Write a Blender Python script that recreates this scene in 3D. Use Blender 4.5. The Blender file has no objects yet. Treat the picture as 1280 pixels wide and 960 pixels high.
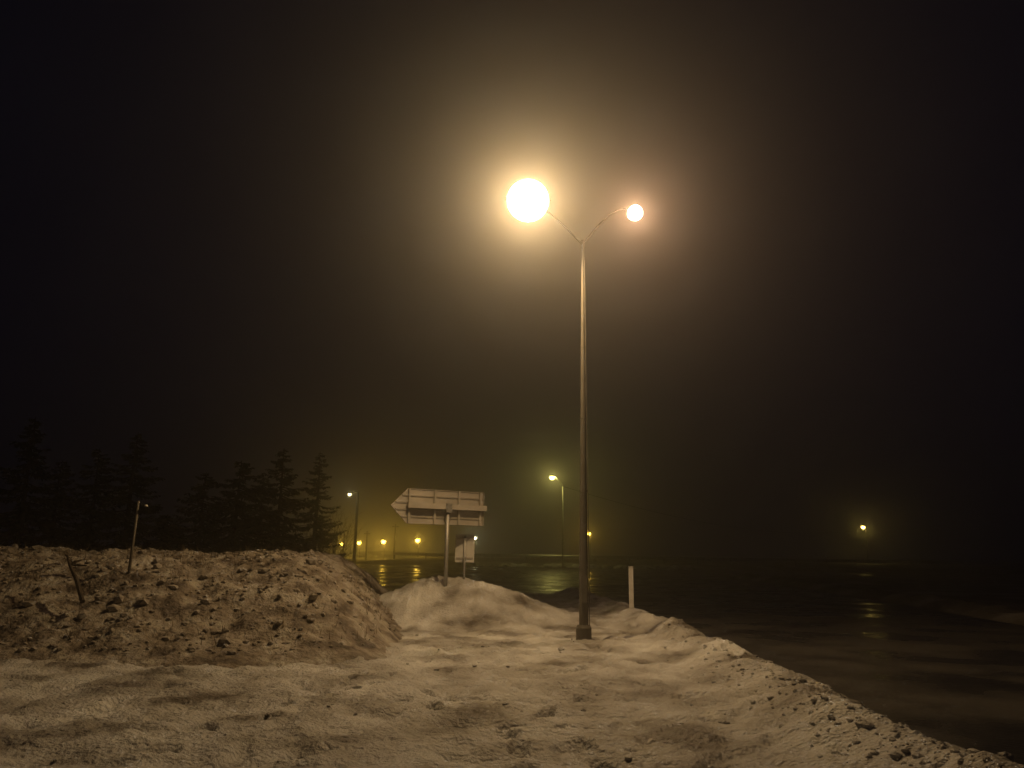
import bpy, bmesh, math, random
from mathutils import Vector, Matrix, noise
R = math.radians
S = bpy.context.scene
C = S.collection
random.seed(7)

# ------------------------------------------------------------------ camera
EYE = Vector((0, 0, 1.6)); F = 967.0; PITCH = math.atan(209 / F); ROLL = R(0.9)
cd = bpy.data.cameras.new('camera'); cam = bpy.data.objects.new('camera', cd); C.objects.link(cam)
cam.location = EYE
cam.rotation_euler = (Matrix.Rotation(PITCH + R(90), 4, 'X') @ Matrix.Rotation(ROLL, 4, 'Z')).to_euler()
cd.sensor_width = 36; cd.lens = 36 * F / 1280; cd.clip_end = 3000; cd.clip_start = .05
S.camera = cam
CM = Matrix.Rotation(PITCH + R(90), 3, 'X') @ Matrix.Rotation(ROLL, 3, 'Z')
def at(px, py, D):
    """world point seen at photo pixel (1280x960) at depth D metres along the ground"""
    v = CM @ Vector(((px - 640) / F, -(py - 480) / F, -1)); v *= D / v.y
    return EYE + v

# ------------------------------------------------------------------ world, exposure
w = bpy.data.worlds.new('World'); S.world = w; w.use_nodes = True
nt = w.node_tree; bg = nt.nodes['Background']
bg.inputs['Color'].default_value = (.16, .28, 1, 1); bg.inputs['Strength'].default_value = .0032
S.view_settings.view_transform = 'Standard'; S.view_settings.look = 'None'
S.view_settings.exposure = 0; S.view_settings.gamma = 1
S.cycles.use_denoising = True
S.cycles.volume_bounces = 1; S.cycles.max_bounces = 6; S.cycles.diffuse_bounces = 2
S.cycles.glossy_bounces = 2; S.cycles.transparent_max_bounces = 16
S.cycles.sample_clamp_indirect = 2; S.cycles.sample_clamp_direct = 0
S.cycles.caustics_reflective = False; S.cycles.caustics_refractive = False

# ------------------------------------------------------------------ materials
def mat(name, col, rough=.7, metal=0, spec=.5):
    m = bpy.data.materials.new(name); m.use_nodes = True
    b = m.node_tree.nodes['Principled BSDF']
    b.inputs['Base Color'].default_value = (*col, 1); b.inputs['Roughness'].default_value = rough
    b.inputs['Metallic'].default_value = metal; b.inputs['Specular IOR Level'].default_value = spec
    return m
def mixed(name, cols, scale, rough=(.6, .9), metal=0, bump=0, bscale=None, detail=8, dist=.05, lo=.35, hi=.65, spec=.5):
    m = mat(name, cols[0], rough[0], metal, spec); t = m.node_tree; N = t.nodes; L = t.links; b = N['Principled BSDF']
    tc = N.new('ShaderNodeTexCoord'); n = N.new('ShaderNodeTexNoise'); n.inputs['Scale'].default_value = scale
    n.inputs['Detail'].default_value = detail; L.new(tc.outputs['Object'], n.inputs['Vector'])
    r = N.new('ShaderNodeValToRGB'); e = r.color_ramp.elements
    e[0].position = lo; e[1].position = hi; e[0].color = (*cols[0], 1); e[1].color = (*cols[-1], 1)
    for i, c in enumerate(cols[1:-1]):
        q = e.new(lo + (hi - lo) * (i + 1) / (len(cols) - 1)); q.color = (*c, 1)
    L.new(n.outputs['Fac'], r.inputs['Fac']); L.new(r.outputs['Color'], b.inputs['Base Color'])
    mr = N.new('ShaderNodeMapRange'); mr.inputs['From Min'].default_value = lo; mr.inputs['From Max'].default_value = hi
    mr.inputs['To Min'].default_value = rough[0]; mr.inputs['To Max'].default_value = rough[1]
    L.new(n.outputs['Fac'], mr.inputs['Value']); L.new(mr.outputs[0], b.inputs['Roughness'])
    if bump:
        n2 = N.new('ShaderNodeTexNoise'); n2.inputs['Scale'].default_value = bscale or scale * 5; n2.inputs['Detail'].default_value = 10
        L.new(tc.outputs['Object'], n2.inputs['Vector'])
        bp = N.new('ShaderNodeBump'); bp.inputs['Strength'].default_value = bump; bp.inputs['Distance'].default_value = dist
        L.new(n2.outputs['Fac'], bp.inputs['Height']); L.new(bp.outputs[0], b.inputs['Normal'])
    return m
M_snow = mixed('dirty_snow', [(.12, .105, .09), (.34, .33, .32), (.52, .52, .53), (.66, .67, .68)], 1.1, (.35, .85), 0, 1, 22, detail=14, dist=.04, lo=.32, hi=.68)
M_ground = mixed('frozen_verge', [(.05, .045, .03), (.12, .11, .09), (.30, .29, .28)], .35, (.6, .95), 0, .7, 6, dist=.08)
M_bank = mixed('frosted_earth_bank', [(.07, .055, .045), (.22, .19, .16), (.38, .355, .32)], 2.6, (.7, .95), 0, 1, 11, dist=.08, lo=.34, hi=.62)
M_rock = mixed('frosted_stone', [(.16, .14, .12), (.38, .35, .32)], 6, (.7, .95), 0, .6, 30, dist=.02)
M_stalk = mixed('dry_grass', [(.10, .07, .035), (.26, .20, .11)], 3)
M_asph = mixed('wet_asphalt', [(.028, .027, .026), (.06, .057, .053)], .5, (.16, .5), 0, .5, 14, dist=.02, lo=.38, hi=.6, spec=.3)
M_galv = mixed('galvanised_steel', [(.30, .30, .30), (.42, .42, .41)], 5, (.42, .6), .55, .08, 60, dist=.002)
M_alu = mixed('sign_aluminium', [(.36, .34, .31), (.46, .43, .39)], 3, (.5, .65), .15, .05, 40, dist=.002)
M_pale = mixed('pale_sign_back', [(.5, .49, .47), (.6, .59, .57)], 4, (.5, .65))
M_dark = mixed('weathered_pole', [(.03, .028, .025), (.07, .06, .05)], 4, (.7, .9))
M_wood = mixed('wet_dead_wood', [(.025, .018, .012), (.07, .05, .035)], 8, (.6, .9), 0, .5, 40, dist=.01)
M_house = mixed('lamp_housing_paint', [(.16, .16, .16), (.22, .22, .21)], 6, (.4, .6))
M_white = mixed('white_marker_plastic', [(.62, .61, .58), (.80, .79, .77)], 5, (.4, .6))
M_rail = mixed('bright_guardrail_zinc', [(.5, .5, .49), (.62, .62, .6)], 3, (.3, .42), .85)
M_bark = mixed('spruce_bark', [(.05, .035, .025), (.10, .07, .05)], 6, (.8, .95), 0, .6, 30, dist=.02)
M_needle = mixed('spruce_needles', [(.04, .05, .022), (.09, .095, .045), (.19, .18, .12)], 1.6, (.6, .8))
M_twig = mixed('bare_twigs', [(.06, .045, .03), (.12, .09, .06)], 6)
M_wire = mat('black_cable', (.04, .04, .04), .5)

def glow_glass(name, col, strength):
    """lit clear lamp glass: lets the bulb's light through and shines itself"""
    m = bpy.data.materials.new(name); m.use_nodes = True; t = m.node_tree; N = t.nodes; L = t.links
    N.remove(N['Principled BSDF']); o = N['Material Output']
    a = N.new('ShaderNodeAddShader'); tr = N.new('ShaderNodeBsdfTransparent'); em = N.new('ShaderNodeEmission')
    em.inputs['Color'].default_value = (*col, 1); em.inputs['Strength'].default_value = strength
    L.new(tr.outputs[0], a.inputs[0]); L.new(em.outputs[0], a.inputs[1]); L.new(a.outputs[0], o.inputs['Surface'])
    m.cycles.emission_sampling = 'NONE'
    return m

# ------------------------------------------------------------------ helpers
def obj(name, bm, m, parent=None, smooth=False):
    me = bpy.data.meshes.new(name); bm.normal_update(); bm.to_mesh(me); bm.free()
    me.materials.append(m)
    if smooth: me.shade_smooth()
    o = bpy.data.objects.new(name, me); C.objects.link(o)
    if parent: o.parent = parent
    return o
def tag(o, label, cat, group=None):
    o['label'] = label; o['category'] = cat
    if group: o['group'] = group
    return o
def thing(name, label, cat, loc=(0, 0, 0), rotz=0, group=None):
    o = bpy.data.objects.new(name, None); C.objects.link(o); o.location = loc; o.rotation_euler = (0, 0, rotz)
    o.empty_display_size = .2
    return tag(o, label, cat, group)
def box(bm, x0, x1, y0, y1, z0, z1, mtx=None, bev=0):
    v = bmesh.ops.create_cube(bm, size=1)['verts']
    for p in v:
        p.co = Vector(((x0 + x1) / 2 + p.co.x * (x1 - x0), (y0 + y1) / 2 + p.co.y * (y1 - y0), (z0 + z1) / 2 + p.co.z * (z1 - z0)))
    if bev:
        es = list({e for p in v for e in p.link_edges})
        r = bmesh.ops.bevel(bm, geom=es, offset=bev, segments=2, affect='EDGES'); v = list({x for f in r['faces'] for x in f.verts} | {x for x in v if x.is_valid})
    if mtx:
        for p in v: p.co = mtx @ p.co
def tube(bm, pts, rads, n=12, caps=True):
    pts = [Vector(p) for p in pts]
    if not hasattr(rads, '__len__'): rads = [rads] * len(pts)
    rings = []; up = None
    for i, p in enumerate(pts):
        d = (pts[min(i + 1, len(pts) - 1)] - pts[max(i - 1, 0)]).normalized()
        if up is None: up = Vector((1, 0, 0)) if abs(d.x) < .9 else Vector((0, 1, 0))
        a = (up - d * up.dot(d)).normalized(); b = d.cross(a); up = a
        rings.append([bm.verts.new(p + (a * math.cos(2 * math.pi * k / n) + b * math.sin(2 * math.pi * k / n)) * rads[i]) for k in range(n)])
    for r0, r1 in zip(rings, rings[1:]):
        for k in range(n):
            bm.faces.new((r0[k], r0[(k + 1) % n], r1[(k + 1) % n], r1[k]))
    if caps:
        bm.faces.new(rings[0][::-1]); bm.faces.new(rings[-1])
def lathe(bm, prof, n=24, mtx=None):
    rings = []
    for r, z in prof:
        if r < 1e-5: rings.append([bm.verts.new((0, 0, z))])
        else: rings.append([bm.verts.new((r * math.cos(2 * math.pi * k / n), r * math.sin(2 * math.pi * k / n), z)) for k in range(n)])
    for a, b in zip(rings, rings[1:]):
        for k in range(n):
            q = [a[k % len(a)], a[(k + 1) % len(a)], b[(k + 1) % len(b)], b[k % len(b)]]
            u = []
            for x in q:
                if x not in u: u.append(x)
            if len(u) > 2: bm.faces.new(u)
    if mtx:
        for v in bm.verts: v.co = mtx @ v.co
def fbm(x, y, s, o=5, seed=0):
    return noise.fractal(Vector((x * s + seed, y * s - seed, seed * .37)), 1.0, 2.0, o)
def sstep(a, b, x):
    t = max(0, min(1, (x - a) / (b - a))); return t * t * (3 - 2 * t)
def grid(xs, ys, hf):
    bm = bmesh.new(); vs = [[bm.verts.new((x, y, hf(x, y))) for x in xs] for y in ys]
    for j in range(len(ys) - 1):
        for i in range(len(xs) - 1):
            bm.faces.new((vs[j][i], vs[j][i + 1], vs[j + 1][i + 1], vs[j + 1][i]))
    return bm
def lin(a, b, n): return [a + (b - a) * i / (n - 1) for i in range(n)]
def light(name, loc, power, col, rad, parent=None):
    l = bpy.data.lights.new(name, 'POINT'); l.energy = power; l.color = col; l.shadow_soft_size = rad
    o = bpy.data.objects.new(name, l); C.objects.link(o); o.location = loc
    if parent: o.parent = parent
    return o

# ------------------------------------------------------------------ ground, road, banks
def mound_h(x, y):                       # snow heap round the two signs
    d = math.hypot((x + 1.15) / 2.0, (y - 17.9) / 1.5)
    return .88 * math.exp(-d ** 2.4 * .9) if d < 3 else 0
prints = []
_r = random.Random(12)
for (x0, y0_, dx, dy, n) in ((-3.4, 3.6, .10, .36, 20), (-.6, 3.2, .085, .37, 26), (1.9, 4.4, -.2, .3, 14), (.5, 12, -.42, .12, 10)):
    a = math.atan2(dy, dx)
    for k in range(n):
        sd = .11 * (1 if k % 2 else -1)
        prints.append((x0 + dx * k * 2 * .9 - math.sin(a) * sd + _r.gauss(0, .03), y0_ + dy * k * 2 * .9 + math.cos(a) * sd + _r.gauss(0, .04), math.cos(a + _r.gauss(0, .15)), math.sin(a)))
def dent(x, y):
    d = 0
    for px_, py_, c, s_ in prints:
        u = x - px_; v = y - py_
        if abs(u) < .35 and abs(v) < .35:
            q = ((u * c + v * s_) / .16) ** 2 + ((v * c - u * s_) / .075) ** 2
            d += -.085 * math.exp(-q ** 2) + .025 * math.exp(-(q - 1.7) ** 2 * 2)
    return d
def near_h(x, y):
    return (dent(x, y) if -6 < x < 4 and y < 17 else 0) + .03 * fbm(x, y, .35, 4, 3) + .035 * fbm(x, y, 1.7, 4, 9) + .012 * fbm(x, y, 7, 3, 1) + .07 * abs(noise.noise(Vector((x * 2.6, y * 2.6, 4)))) + .03 * abs(noise.noise(Vector((x * 8, y * 8, 2)))) - .05 * sstep(.25, .55, noise.noise(Vector((x * 3.3, y * 2.4, 8)))) + .08
g = grid(lin(-700, 700, 29), lin(-100, 900, 21), lambda x, y: -.09)
o = obj('ground', g, M_ground); o['kind'] = 'structure'
# near verge covered with trodden snow (left of the road edge)
def edge_x(y): return 3.3 + .5 * math.sin(y * .13)
def verge_h(x, y):
    e = edge_x(y); h = near_h(x, y)
    ridge = .22 * math.exp(-((x - e + .7) / .45) ** 2) * (1 + .6 * fbm(x, y, 1.3, 3, 5))
    t = sstep(e, e - .3, x) * sstep(34, 28, y) if x > -30 else 1
    far = sstep(34, 28, y)
    return max(-.12, (h + ridge + mound_h(x, y) * (1 + .12 * fbm(x, y, 2.2, 5, 2))) * sstep(e, e - .35, x) * far - .10 * (1 - sstep(e, e - .35, x)) - .10 * (1 - far))
o = obj('snow_verge', grid(lin(-30, -9, 60) + lin(-8.9, -4.2, 100) + lin(-4.15, 4.4, 230), lin(-2, 3, 20) + lin(3.05, 16, 300) + lin(16.1, 34, 150), verge_h), M_snow, smooth=True); o['kind'] = 'structure'

def poly_sheet(name, pts, z, m):
    bm = bmesh.new(); f = bm.faces.new([bm.verts.new((x, y, z)) for x, y in pts])
    bmesh.ops.triangulate(bm, faces=[f]); bmesh.ops.recalc_face_normals(bm, faces=bm.faces)
    if bm.faces[:][0].normal.z < 0: bmesh.ops.reverse_faces(bm, faces=bm.faces)
    o = obj(name, bm, m); o['kind'] = 'structure'; return o
poly_sheet('road', [(3.0, -12), (9.5, -12), (14, 30), (15.5, 48), (16.5, 62), (24, 66), (34, 72), (34, 83), (-6, 85), (-18, 98), (-28, 122), (-62, 236), (-78, 232),
                    (-36, 110), (-16, 62), (-9, 31), (3.0, 31)], -.03, M_asph)

# earth bank with frost on the left
def bank_h(x, y):
    end = -1.25 - (y - 14) * .10
    e = sstep(end, end - 2.5, x)
    prof = sstep(9.5, 14.5, y) * sstep(27, 18, y)
    h = 1.50 * e * prof
    h += (.13 * fbm(x, y, .55, 3, 11) + .10 * fbm(x, y, 2.1, 4, 1) + .05 * fbm(x, y, 6, 4, 4)) * min(1, h * 2)
    return h - .1
o = obj('earth_bank', grid(lin(-34, -.8, 460), lin(8.5, 28, 280), bank_h), M_bank, smooth=True); o['kind'] = 'structure'

# clods, stones and dead grass on the bank: uncountable
bm = bmesh.new(); rnd = random.Random(3)
for i in range(4200):
    y = rnd.uniform(10.5, 18); x = rnd.uniform(-20, -2)
    z = bank_h(x, y)
    if z < .2: continue
    r = rnd.uniform(.012, .05) * (2.2 if rnd.random() < .08 else 1)
    mt = Matrix.Translation((x, y, z + r * .2)) @ Matrix.Rotation(rnd.uniform(0, 6), 4, 'Z') @ Matrix.Diagonal((r * rnd.uniform(.8, 1.6), r, r * rnd.uniform(.5, .9), 1))
    vs = bmesh.ops.create_icosphere(bm, subdivisions=1, radius=1)['verts']
    for v in vs: v.co = mt @ (v.co * rnd.uniform(.75, 1.15))
o = obj('loose_stones', bm, M_rock); o['kind'] = 'stuff'
tag(o, 'loose frosted stones and clods strewn over the earth bank', 'stones')
bm = bmesh.new()
for i in range(5200):
    y = rnd.uniform(10.5, 18.5); x = rnd.uniform(-20, -2)
    z = bank_h(x, y)
    if z < .25 or fbm(x, y, .7, 3, 21) < -.05: continue
    h = rnd.uniform(.05, .2); a = rnd.uniform(0, 6.28); l = rnd.uniform(.02, .12); wd = .006
    p = Vector((x, y, z - .01)); t = p + Vector((math.cos(a) * l, math.sin(a) * l, h)); s = Vector((-math.sin(a), math.cos(a), 0)) * wd
    bm.faces.new((bm.verts.new(p - s), bm.verts.new(p + s), bm.verts.new(t)))
o = obj('dry_grass', bm, M_stalk); o['kind'] = 'stuff'
tag(o, 'withered grass stalks growing on the earth bank', 'grass')

bm = bmesh.new()
for i in range(2600):
    y = 3.5 + 12 * rnd.random() ** 1.5; x = rnd.uniform(-6, 3.2)
    if rnd.random() < .6: x = edge_x(y) - .7 + rnd.gauss(0, .3)
    elif noise.noise(Vector((x * .8, y * .8, 3))) < .1: continue
    r = .006 + .03 * rnd.random() ** 3 + (.05 * rnd.random() if rnd.random() < .03 else 0); z = verge_h(x, y)
    mt = Matrix.Translation((x, y, z + r * rnd.uniform(-.3, .3))) @ Matrix.Rotation(rnd.uniform(0, 6), 4, 'Z') @ Matrix.Diagonal((r * rnd.uniform(.8, 1.6), r, r * .8, 1))
    for v in bmesh.ops.create_icosphere(bm, subdivisions=1, radius=1)['verts']: v.co = mt @ (v.co * rnd.uniform(.75, 1.2))
o = obj('snow_crumbs', bm, M_snow, smooth=False); o['kind'] = 'stuff'; tag(o, 'icy crumbs and grit scattered over the trodden snow verge', 'snow')

def berm_h(x, y): return -.1 + .5 * sstep(88.3, 91, y) * sstep(-20, -14, x) + .04 * fbm(x, y, .8, 3, 6)
o = obj('embankment', grid(lin(-22, 110, 200), lin(87.8, 140, 50), berm_h), M_ground, smooth=True); o['kind'] = 'structure'
def field_h(x, y):
    e = 9.7 + (y + 12) * .105 if y < 40 else 15.4 + (y - 40) * .06
    return -.1 + sstep(e - .1, e + .6, x) * (.16 + .16 * math.exp(-((x - e - 1.1) / .6) ** 2) * (1 + fbm(x, y, 1.1, 3, 2)) + .05 * fbm(x, y, .6, 4, 8)) * sstep(61, 59, y)
o = obj('field', grid(lin(9, 26, 130) + lin(26.5, 90, 60), lin(-6, 62, 240), field_h), M_ground, smooth=True); o['kind'] = 'structure'

# ploughed snow lumps beyond the wet road
def lumps(name, label, a, b, n, hmax, seed, wid=1.2, gap=0.0):
    rr = random.Random(seed); bm = bmesh.new()
    for i in range(n):
        t = (i + rr.random()) / n
        if gap and noise.noise(Vector((t * 14, seed, 0))) < gap: continue
        x = a[0] + (b[0] - a[0]) * t; y = a[1] + (b[1] - a[1]) * t + rr.uniform(-wid, wid) * .5
        h = hmax * rr.uniform(.35, 1)
        mt = Matrix.Translation((x, y, -.05)) @ Matrix.Rotation(rr.uniform(0, 6), 4, 'Z') @ Matrix.Diagonal((rr.uniform(.3, .9) * wid, rr.uniform(.3, .6) * wid, h, 1))
        for v in bmesh.ops.create_icosphere(bm, subdivisions=2, radius=1)['verts']:
            v.co = mt @ (v.co * (1 + .35 * noise.noise(v.co * 1.7 + Vector((i * 3.1, 0, 0)))))
    o = obj(name, bm, M_snow, smooth=True); o['kind'] = 'stuff'; tag(o, label, 'snow'); return o
lumps('snow_lumps', 'low broken ridge of ploughed snow lumps across the wet road, in front of the guardrail', (-5, 87.5), (19.5, 87), 110, .42, 4, 1.0, -.12)
lumps('snow_ridge', 'thin low snow ridge along the dark road edge at far right', (38, 112), (92, 101), 150, .22, 8, 1.2)
lumps('roadside_snow', 'patchy snow strip beside the far road at left behind the tall lamp post', (-34, 128), (-24, 118), 40, .5, 12, 1.5, -.1)

# ------------------------------------------------------------------ twin-arm street lamp
base = at(728, 727, 14); BX = base.x + .02
top = at(728.3, 303, 14)
M_black = mixed('black_arm_paint', [(.015, .014, .012), (.022, .02, .018)], 5, (.95, 1), spec=0)
M_mast = mixed('brown_grey_mast_paint', [(.10, .09, .075), (.15, .135, .115)], 3, (.5, .75), 0, .1, 40, dist=.003)
T = thing('street_lamp', 'tall tapered twin-armed street lamp with two blazing floodlights', 'street lamp', (BX, 14, 0))
lean = top.x - BX
bm = bmesh.new(); n = 26
tube(bm, [(lean * t, 0, top.z * t - .15 * (1 - t)) for t in lin(0, 1, n)], [.086 - (.086 - .023) * t for t in lin(0, 1, n)], 12)
obj('pole', bm, M_mast, T)
bm = bmesh.new(); box(bm, -.24, .24, -.24, .24, -.02, .05, bev=.01); obj('base_plate', bm, M_mast, T)
bm = bmesh.new(); lathe(bm, [(0, .05), (.135, .05), (.135, .32), (.11, .37), (0, .37)], 16); obj('collar', bm, M_mast, T)
for sx in (-1, 1):
    for sy in (-1, 1):
        bm = bmesh.new(); lathe(bm, [(0, .05), (.022, .05), (.022, .08), (.01, .085), (.01, .12), (0, .12)], 6, Matrix.Translation((sx * .19, sy * .19, 0)))
        obj('bolt', bm, M_mast, T)
bm = bmesh.new(); k = .985
tube(bm, [(.098, -.03, .3), (.095, -.03, 1.5), (lean * .5 + .062, -.02, top.z * .5), (lean * .955 + .034, -.01, top.z * .955)], .008, 8)
obj('cable_conduit', bm, M_mast, T)
for q in (.18, .36, .54, .72, .9):
    bm = bmesh.new(); r = .086 - .063 * q + .006
    lathe(bm, [(r, -.02), (r, .02)], 16, Matrix.Translation((lean * q, 0, top.z * q))); obj('strap', bm, M_mast, T)
bm = bmesh.new(); box(bm, -.05, .05, -.104, -.07, .75, 1.2, bev=.006); obj('service_hatch', bm, M_mast, T)
bm = bmesh.new(); lathe(bm, [(0, .045), (.03, .04), (.03, -.12), (.024, -.13)], 16, Matrix.Translation((lean, 0, top.z - .0))); obj('arm_socket', bm, M_mast, T)
for side, (px, py, D, rl) in enumerate([(660, 251, 13.0, .41), (793.5, 266, 14.9, .175)]):
    P = at(px, py, D) - Vector((BX, 14, 0)); A = Vector((lean, 0, top.z - .05))
    back = P + Vector((0, .30 if side == 0 else .16, .12)) 
    bm = bmesh.new(); pts = []
    for t in lin(0, 1, 14):
        c = A.lerp(back, t); c.z = A.z + (back.z - A.z) * math.sin(t * math.pi / 2); pts.append(c)
    tube(bm, pts, [.019 - .006 * t for t in lin(0, 1, 14)], 10); obj('arm', bm, M_black, T, True)
    # floodlight head: axis towards the ground in front of the camera
    ax = (Vector((.4, 2.0, .0)) - (P + Vector((BX, 14, 0)))); 
    if side: ax = Vector((7.5, 6.0, 0)) - (P + Vector((BX, 14, 0)))
    ax.normalize(); q = ax.to_track_quat('Z', 'Y').to_matrix().to_4x4(); mt = Matrix.Translation(P) @ q
    s = rl / .40
    bm = bmesh.new(); lathe(bm, [(0, -.36 * s), (.15 * s, -.36 * s), (.2 * s, -.30 * s), (.33 * s, -.2 * s), (.385 * s, -.10 * s), (.385 * s, -.06 * s), (.35 * s, -.06 * s), (.30 * s, -.15 * s), (0, -.24 * s)], 28, mt)
    h = obj('floodlight_head', bm, M_house, T, True)
    bm = bmesh.new(); lathe(bm, [(0, .37 * s), (.14 * s, .35 * s), (.26 * s, .27 * s), (.34 * s, .15 * s), (.365 * s, .0), (.34 * s, -.085 * s), (.2 * s, -.17 * s), (0, -.2 * s)], 28, mt)
    gl = obj('lens', bm, glow_glass('lit_lens_%s' % ('warm', 'rose')[side], ((1, .93, .78), (1, .88, .76))[side], (9, 7)[side]), h, True)
    bm = bmesh.new()
    tube(bm, [mt @ Vector(p) for p in ((.40 * s, 0, -.1 * s), (.40 * s, 0, -.42 * s), (-.40 * s, 0, -.42 * s), (-.40 * s, 0, -.1 * s))], .014, 8)
    obj('bracket', bm, M_mast, h)
    light('bulb', P, (1200, 380)[side], ((1, .645, .27), (1, .56, .28))[side], .07, T)

# ------------------------------------------------------------------ arrow sign (seen from behind)
DS = 17.2
p0 = at(560, 634, DS); yaw = R(31)
gz = verge_h(p0.x, p0.y)
T = thing('direction_sign', 'large arrow-shaped road sign seen from behind, pointing left on one post', 'road sign', (p0.x, p0.y, gz - .3), yaw)
bz = p0.z - (gz - .3)
# local frame: x along the panel to the right, -y towards the camera
W0, W1, H = -.93, .93, .375; TIP = W0 - .38
zc = bz - .005; zs = lin(zc - H, zc + H, 6); y0 = .085
def clip_x(z): return W0 - .38 * (1 - abs(z - zc) / H)
for i in range(5):
    a, b = zs[i] + .0025, zs[i + 1] - .0025
    pr = [(W1, a), (W1, b), (clip_x(b), b)]
    if a < zc < b: pr.append((TIP, zc))
    pr.append((clip_x(a), a))
    bm = bmesh.new()
    f0 = [bm.verts.new((x, y0, z)) for x, z in pr]; f1 = [bm.verts.new((x, y0 + .03, z)) for x, z in pr]
    bm.faces.new(f0[::-1]); bm.faces.new(f1)
    for k in range(len(pr)): bm.faces.new((f0[k], f0[(k + 1) % len(pr)], f1[(k + 1) % len(pr)], f1[k]))
    # folded lips that make the recessed joints visible
    for z in (a, b):
        xl = clip_x(z) + .01; zz = (z, z + .012) if z == a else (z - .012, z)
        box(bm, xl + .02, W1, y0 - .018, y0 + .004, *zz)
    bmesh.ops.recalc_face_normals(bm, faces=bm.faces)
    obj('panel_board', bm, M_alu, T)
for x in (W0 + .02, W0 + .63, W0 + 1.22, W1 - .10):
    bm = bmesh.new(); box(bm, x - .016, x + .016, y0 - .045, y0 - .0185, zc - H + .005, zc + H - .005)
    box(bm, x - .006, x + .030, y0 - .052, y0 - .0455, zc - H + .008, zc + H - .008); obj('stiffening_rib', bm, M_alu, T)
bm = bmesh.new(); box(bm, W1 - .006, W1 + .006, y0 - .03, y0 + .036, zc - H, zc + H); obj('edge_strip', bm, M_alu, T)
bm = bmesh.new(); box(bm, W0 - .03, W1 + .03, -.045, .04, bz - .055, bz + .065, bev=.006); obj('beam', bm, M_alu, T)
for x in (W0 + .12, W1 - .12):
    bm = bmesh.new(); box(bm, x - .03, x + .03, .0405, y0 - .053, bz - .03, bz + .04); obj('beam_spacer', bm, M_galv, T)
bm = bmesh.new(); tube(bm, [(0, -.0, 0), (0, 0, bz - .056)], .042, 14); obj('post', bm, M_galv, T, True)
bm = bmesh.new(); box(bm, -.075, .075, -.075, -.056, bz - .12, bz + .085, bev=.004); obj('clamp', bm, M_galv, T)
for x in (-.05, .05):
    for z in (-.03, .055):
        bm = bmesh.new(); lathe(bm, [(0, 0), (.011, 0), (.011, .012), (0, .012)], 6, Matrix.Translation((x, -.0755, bz + z)) @ Matrix.Rotation(R(90), 4, 'X')); obj('bolt', bm, M_galv, T)

# ------------------------------------------------------------------ small sign behind it
D2 = 17.84; c = at(580.5, 703, D2); tp = at(580.5, 668, D2)
T = thing('small_sign', 'small upright rectangular sign seen from behind, right of the arrow sign post', 'road sign', (c.x, D2, verge_h(c.x, D2) - .3), R(4))
z0 = c.z - T.location.z; z1 = tp.z - T.location.z; zm = z0 + (z1 - z0) * .5
bm = bmesh.new(); box(bm, -.215, .215, 0, .012, z0, z1 , bev=.003); obj('sign_plate', bm, M_pale, T)
for z in (z0 + .1, z1 - .1):
    bm = bmesh.new(); box(bm, -.19, .19, -.02, -.0005, z - .014, z + .014); obj('rail', bm, M_alu, T)
bm = bmesh.new(); tube(bm, [(0, -.047, 0), (0, -.047, z1 - .05)], .026, 12); obj('post', bm, M_galv, T, True)
for z in (z0 + .1, z1 - .1):
    bm = bmesh.new(); box(bm, -.045, .045, -.08, -.0205, z - .02, z + .02, bev=.004); obj('clamp', bm, M_galv, T)

# ------------------------------------------------------------------ white marker post, thin stake, slim pole, leaning branch
tp = at(788.5, 708, 19)
T = thing('marker_post', 'plain white marker post standing in the snow right of the tall lamp pole', 'marker post', (tp.x, 19, verge_h(tp.x, 19) - .1))
hh = tp.z - T.location.z
bm = bmesh.new(); box(bm, -.055, .055, -.02, .02, 0, hh - .03, bev=.008); obj('post', bm, M_white, T)
bm = bmesh.new(); box(bm, -.058, .058, -.024, .024, hh - .029, hh, bev=.008); obj('cap', bm, M_white, T)

tp = at(405, 711, 17)
bm = bmesh.new(); gz = max(bank_h(tp.x, 17), verge_h(tp.x, 17)) - .2
tube(bm, [(0, 0, 0), (.01, 0, (tp.z - gz) * .6), (0, 0, tp.z - gz)], [.017, .016, .014], 8)
bmesh.ops.bevel(bm, geom=[e for e in bm.edges if e.calc_face_angle(0) > 1], offset=.004, segments=1, affect='EDGES')
o = obj('marker_stake', bm, M_white); o.location = (tp.x, 17, gz)
tag(o, 'thin pale stake low on the right end of the earth bank', 'stake')

tp = at(173.5, 626, 13); gz = bank_h(tp.x, 13) - .2
T = thing('slim_pole', 'slim pale metal pole in front of the earth bank at left, with a tiny head', 'pole', (tp.x, 13, gz))
bm = bmesh.new(); tube(bm, [(-.03, 0, 0), (-.015, 0, (tp.z - gz) * .5), (0, 0, tp.z - gz)], [.024, .022, .019], 12); obj('pole', bm, M_mast, T, True)
bm = bmesh.new(); z = tp.z - gz
tube(bm, [(0, 0, z - .03), (.05, 0, z - .035), (.11, 0, z - .07)], .005, 6); obj('arm', bm, M_dark, T)
bm = bmesh.new(); lathe(bm, [(0, .02), (.022, .015), (.034, -.01), (0, -.014)], 12, Matrix.Translation((.13, 0, z - .08))); obj('head', bm, M_white, T, True)

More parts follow.
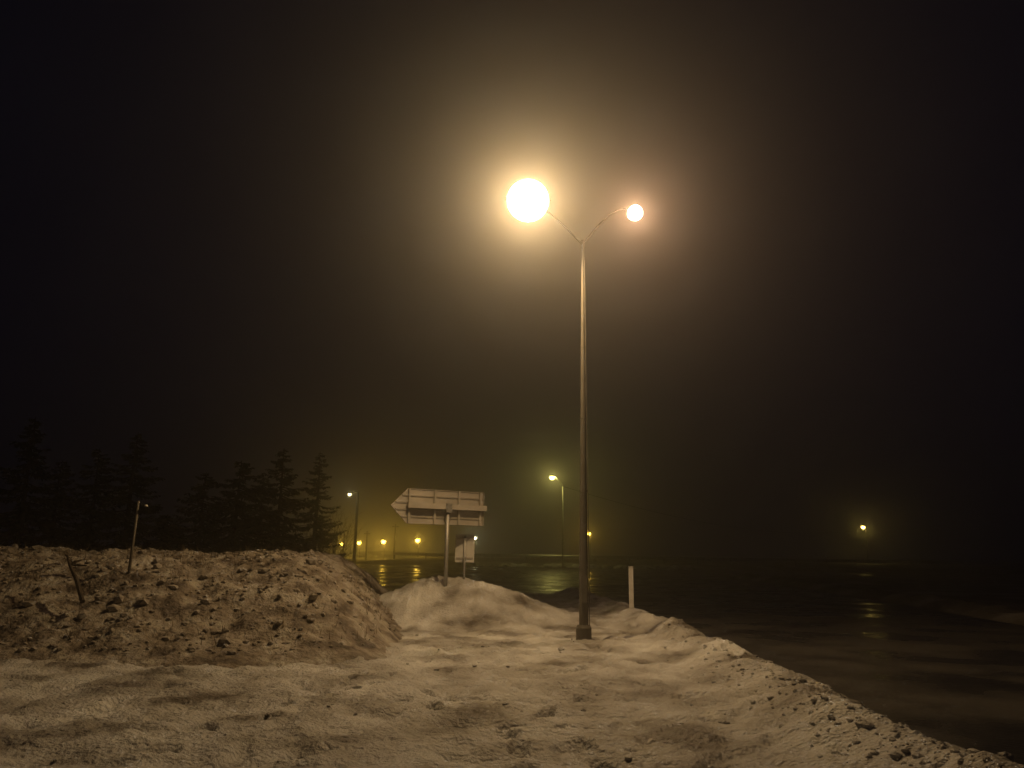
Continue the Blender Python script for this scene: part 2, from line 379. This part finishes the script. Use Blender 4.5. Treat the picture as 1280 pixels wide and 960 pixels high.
a = at(84, 694, 12.4); b = at(99, 738, 11.9)
bm = bmesh.new(); L0 = Vector((0, 0, 0)); d = a - b
tube(bm, [L0 - d * .3, d * .3 + Vector((.01, 0, 0)), d * .7 - Vector((.012, 0, 0)), d], [.035, .03, .024, .014], 9)
tube(bm, [d * .70, d * .78 + Vector((.09, .0, .02)), d * .86 + Vector((.2, 0, .0))], [.02, .024, .01], 7)
tube(bm, [d * .72 , d * .75 + Vector((.1, .03, -.02)), d * .66 + Vector((.22, .04, .02))], [.016, .018, .006], 7)
tube(bm, [d * .9, d * 1.05 + Vector((-.05, 0, .02))], [.012, .005], 6)
for v in bm.verts: v.co += Vector((noise.noise(v.co * 9), noise.noise(v.co * 9 + Vector((5, 0, 0))), 0)) * .008
o = obj('dead_branch', bm, M_wood); o.location = b
tag(o, 'dark dead branch stuck leaning in the earth bank near the left edge', 'branch')

# ------------------------------------------------------------------ distant street lamps
def far_lamp(name, label, lamp_px, D, power, col, pole_px=None, pole_top=None, rad=.06, lens_r=.14, pr=.07, base_z=-.1, cat='street lamp', group=None, strength=14, pm=None):
    P = at(lamp_px[0], lamp_px[1], D)
    if pole_px is None: pole_px = lamp_px[0] + 1.2
    top = at(pole_px, pole_top if pole_top else lamp_px[1] + 2, D)
    T = thing(name, label, cat, (top.x, D, base_z), 0, group); O = T.location
    bm = bmesh.new(); h = top.z - base_z
    tube(bm, [(0, 0, 0), (0, 0, h * .5), (0, 0, h)], [pr, pr * .8, pr * .6], 10); obj('pole', bm, pm or M_dark, T, True)
    p = P - O; bm = bmesh.new(); e = p + Vector((lens_r * .8, 0, lens_r * .9))
    tube(bm, [(0, 0, h - .02), Vector((0, 0, h)).lerp(e, .5) + Vector((0, 0, .12)), e], [pr * .5, pr * .45, pr * .4], 8); obj('arm', bm, pm or M_dark, T, True)
    s = lens_r / .14
    bm = bmesh.new(); lathe(bm, [(0, .20 * s), (.09 * s, .19 * s), (.17 * s, .12 * s), (.19 * s, .07 * s), (.15 * s, .07 * s), (0, .13 * s)], 16, Matrix.Translation(p)); hd = obj('lamp_head', bm, M_house, T, True)
    bm = bmesh.new(); lathe(bm, [(0, .1 * s), (.09 * s, .09 * s), (.14 * s, .02 * s), (.12 * s, -.07 * s), (.06 * s, -.12 * s), (0, -.13 * s)], 16, Matrix.Translation(p))
    obj('lens', bm, glow_glass('lit_glass', col, strength), hd, True)
    light('bulb', p - Vector((0, 0, .02)), power, col, rad, T)
    return T
YEL = (1, .58, .06); GRN = (1, .84, .20); WHT = (1, .95, .72)
far_lamp('street_lamp', 'street lamp with greenish yellow glow and slim pole, left of the tall main pole', (690, 597), 86, 330, GRN, 703.5, 608, lens_r=.25, pr=.1, pm=M_galv)
far_lamp('street_lamp', 'dark thick lamp post with short arm and dim whitish head, left of the arrow sign', (437, 618), 88, 40, (1, .86, .4), 447.5, 615, lens_r=.2, pr=.2, strength=4)
far_lamp('street_lamp', 'small yellow street lamp glowing just right of the tall main pole', (736.5, 667), 170, 380, YEL, 738, 670, lens_r=.38, pr=.08)
far_lamp('street_lamp', 'tiny whitish street lamp just above the small upright sign', (593.5, 672.5), 180, 150, (1, .95, .55), 595, 675, lens_r=.4, pr=.07)
far_lamp('street_lamp', 'lone small yellowish street lamp far out at right', (1079, 659), 140, 110, (1, .68, .14), 1082, 662, lens_r=.33, pr=.07)
row = [(521.9, 675.4, 130, 620, .38, 'yellow lamp nearest the arrow sign, rightmost of the row at left'),
       (479.4, 677, 140, 680, .4, 'yellow lamp between two dark utility poles, second from right in the row'),
       (448.8, 678.5, 150, 540, .38, 'yellow lamp right against the dark thick lamp post, middle of the row'),
       (426.6, 680, 160, 390, .34, 'yellow lamp left of the dark thick lamp post, second from left in the row'),
       (413.4, 680.6, 151, 60, .45, 'dim amber lamp half hidden behind bare twigs, leftmost of the row')]
for x, y, D, pw, lr, lb in row:
    far_lamp('path_lamp', lb, (x, y), D, pw, YEL if pw > 100 else (1, .55, .1), lens_r=lr * (1 if pw > 100 else 1), pr=.06, cat='lamp', group='row of yellow lamps beside the far road', strength=14 if pw > 100 else 1.6)
far_lamp('path_lamp', 'tiny white lamp left of the yellow row, above the end of the earth bank', (386, 682), 160, 60, WHT, lens_r=.22, pr=.05, cat='lamp', strength=2)

# dark utility poles
for px, py, D, lb in [(494.5, 655, 118, 'dark utility pole between the two right-hand yellow lamps'),
                      (459, 664, 125, 'dark utility pole just right of the thick dark lamp post'),
                      (430.5, 667, 132, 'dark utility pole just left of the thick dark lamp post'),
                      (420.5, 664, 128, 'dark utility pole at the left end of the yellow lamp row')]:
    t = at(px, py, D); T = thing('utility_pole', lb, 'utility pole', (t.x, D, -.1), 0, 'dark utility poles among the yellow lamps')
    bm = bmesh.new(); tube(bm, [(0, 0, 0), (0, 0, t.z * .5), (0, 0, t.z + .1)], [.16, .14, .11], 10); obj('pole', bm, M_dark, T, True)
    bm = bmesh.new(); box(bm, -.5, .5, -.05, .05, t.z - .35, t.z - .25); obj('crossarm', bm, M_dark, T)
# overhead cable from the slim lamp pole to the lone lamp at right
A = at(704, 608, 86); B = at(1082, 662, 140)
bm = bmesh.new(); pts = []
for t in lin(0, 1, 40):
    p = A.lerp(B, t); p.z -= 4 * 2.3 * t * (1 - t); pts.append(p - A)
tube(bm, pts, .022, 6); o = obj('overhead_cable', bm, M_wire, None, True); o.location = A
tag(o, 'thin overhead cable sagging right from the slim lamp pole behind the tall mast', 'cable')

# ------------------------------------------------------------------ guardrail
T = thing('guardrail', 'long galvanised guardrail beyond the wet road behind the tall mast', 'guardrail', (0, 0, .38))
ga = [(-14, 96), (-2, 93.5), (10, 92.5), (22, 92.5), (34, 94), (46, 97), (58, 101)]
def seg_prof(bm, p, q):
    d = Vector((q[0] - p[0], q[1] - p[1], 0)); L = d.length; ang = math.atan2(d.y, d.x)
    mt = Matrix.Translation((p[0], p[1], 0)) @ Matrix.Rotation(ang, 4, 'Z')
    prof = [(0, .88), (-.05, .86), (-.08, .80), (-.02, .74), (-.02, .70), (-.08, .64), (-.05, .58), (0, .56)]
    for y, z in prof: pass
    v0 = [bm.verts.new(mt @ Vector((.01, y, z))) for y, z in prof]; v1 = [bm.verts.new(mt @ Vector((L - .01, y, z))) for y, z in prof]
    for k in range(len(prof) - 1): bm.faces.new((v0[k], v1[k], v1[k + 1], v0[k + 1]))
    w0 = [bm.verts.new(mt @ Vector((.01, y + .006, z - .002))) for y, z in prof]; w1 = [bm.verts.new(mt @ Vector((L - .01, y + .006, z - .002))) for y, z in prof]
    for k in range(len(prof) - 1): bm.faces.new((w0[k], w0[k + 1], w1[k + 1], w1[k]))
for p, q in zip(ga, ga[1:]):
    for s in range(3):
        a_ = (p[0] + (q[0] - p[0]) * s / 3, p[1] + (q[1] - p[1]) * s / 3); b_ = (p[0] + (q[0] - p[0]) * (s + 1) / 3, p[1] + (q[1] - p[1]) * (s + 1) / 3)
        bm = bmesh.new(); seg_prof(bm, a_, b_); obj('rail', bm, M_rail, T)
        bm = bmesh.new(); box(bm, a_[0] - .05, a_[0] + .05, a_[1] + .03, a_[1] + .1, -.3, .84); obj('post', bm, M_galv, T)

# ------------------------------------------------------------------ trees
def spruce(px, D, ytop, width, seed, label, base=0.0, dens=1.0, group='spruces behind the earth bank'):
    rr = random.Random(seed); P = at(px, 690, D); topz = at(px, ytop, D).z; H = topz - base
    T = thing('spruce_tree', label, 'tree', (P.x, D, base), rr.uniform(0, 6), group)
    bm = bmesh.new(); tube(bm, [(0, 0, -.2), (.03, 0, H * .3), (0, .04, H * .65), (0, 0, H)], [H * .022 + .04, H * .018, H * .01, .01], 9); obj('trunk', bm, M_bark, T, True)
    bm = bmesh.new(); br = bmesh.new()
    nb = int(88 * dens * max(1, H / 6))
    for i in range(nb):
        t = (i + rr.random()) / nb; z = H * (.06 + .93 * t); L = width * (1 - t) ** .8 * rr.uniform(.65, 1.15) + .12
        a = rr.uniform(0, 6.283); dx, dy = math.cos(a), math.sin(a); droop = rr.uniform(.12, .32) * L
        def pos(s): return Vector((dx * L * s, dy * L * s, z - droop * math.sin(s * 2.0) * .9 + .15 * L * s * s))
        tube(br, [pos(0), pos(.5), pos(1)], [.02 + .008 * L, .014, .004], 4, False)
        m = int(14 + 30 * L)
        for k in range(m):
            s = rr.uniform(.12, 1.05); c = pos(s); sd = Vector((-dy, dx, 0)) * rr.choice((-1, 1))
            ln = rr.uniform(.16, .34) * (1.25 - .5 * s) * (L * .35 + .7); d = (sd * rr.uniform(.5, 1) + Vector((dx, dy, 0)) * rr.uniform(.3, .9)).normalized()
            d.z = rr.uniform(-.55, .12); wv = d.cross(Vector((rr.uniform(-.4, .4), rr.uniform(-.4, .4), 1))).normalized() * rr.uniform(.035, .075)
            a0 = bm.verts.new(c); a1 = bm.verts.new(c + d * ln * .5 + wv); a2 = bm.verts.new(c + d * ln); a3 = bm.verts.new(c + d * ln * .5 - wv)
            bm.faces.new((a0, a1, a2, a3))
            d2 = (d + Vector((0, 0, rr.uniform(-.9, -.3)))).normalized(); e = c + d * ln * .45
            bm.faces.new((bm.verts.new(e - wv * .7), bm.verts.new(e + wv * .7), bm.verts.new(e + d2 * ln * .5)))
    obj('branches', br, M_bark, T)
    obj('crown', bm, M_needle, T)
for a in [(20, 30, 520, 2.4, 1, 'tall spruce at the left edge of the view, dimly lit low boughs'),
          (108, 33, 560, 2.2, 2, 'spruce above the dead branch, second from the left edge'),
          (205, 24, 642, 1.2, 3, 'small young spruce just right of the slim pole, pale lower boughs'),
          (292, 29, 575, 2.7, 4, 'broad spruce with faintly lit drooping boughs right of the young one'),
          (345, 36, 560, 2.3, 5, 'dark spruce behind the right part of the earth bank'),
          (392, 50, 565, 2.2, 6, 'black spruce silhouette at the edge of the yellow glow, right end of the group'),
          (155, 42, 540, 2.8, 7, 'far dark spruce behind the slim pole'),
          (62, 40, 575, 2.8, 8, 'dark spruce filling the gap between the two leftmost spruces'),
          (248, 37, 590, 2.6, 9, 'low dark spruce between the young spruce and the broad one'),
          (322, 44, 590, 2.8, 10, 'farther spruce standing between the broad spruce and its right neighbour')]:
    spruce(*a)

def bush(px, D, py, label, seed, r=1.3, n=26):
    rr = random.Random(seed); P = at(px, py, D)
    bm = bmesh.new(); Hh = P.z + .1
    def twig(p, d, L, rad, lv):
        pts = [p]; q = p.copy()
        for k in range(3):
            d = (d + Vector((rr.uniform(-.3, .3), rr.uniform(-.3, .3), rr.uniform(-.1, .25)))).normalized(); q = q + d * L / 3; pts.append(q.copy())
            if lv: 
                for _ in range(2): twig(q, (d + Vector((rr.uniform(-1, 1), rr.uniform(-1, 1), rr.uniform(-.2, .6)))).normalized(), L * .5, rad * .5, lv - 1)
        tube(bm, pts, [rad, rad * .8, rad * .6, rad * .3], 4, False)
    for i in range(n):
        a = rr.uniform(0, 6.28); twig(Vector((math.cos(a), math.sin(a), 0)) * rr.uniform(0, .3) * r, Vector((math.cos(a) * .5, math.sin(a) * .5, 1)).normalized(), Hh * rr.uniform(.55, .95), .022, 2)
    o = obj('bare_bush', bm, M_twig); o.location = (P.x, D, -.1); tag(o, label, 'bush'); return o
bush(415, 60, 655, 'leafless bush in front of the dim amber lamp at the bank end', 3, 1.6, 16)
bush(398, 48, 668, 'leafless bush beneath the black spruce silhouette', 9, 1.3, 14)

# ------------------------------------------------------------------ air
bm = bmesh.new(); box(bm, -260, 260, -60, 330, -1.2, 34)
m = bpy.data.materials.new('night_mist'); m.use_nodes = True; t = m.node_tree; t.nodes.remove(t.nodes['Principled BSDF'])
pv = t.nodes.new('ShaderNodeVolumePrincipled'); pv.inputs['Color'].default_value = (.95, .95, .95, 1)
pv.inputs['Density'].default_value = .0058; pv.inputs['Anisotropy'].default_value = .882
t.links.new(pv.outputs[0], t.nodes['Material Output'].inputs['Volume'])
o = obj('haze', bm, m); o['kind'] = 'stuff'; tag(o, 'thin night mist glowing round the lamps', 'mist')
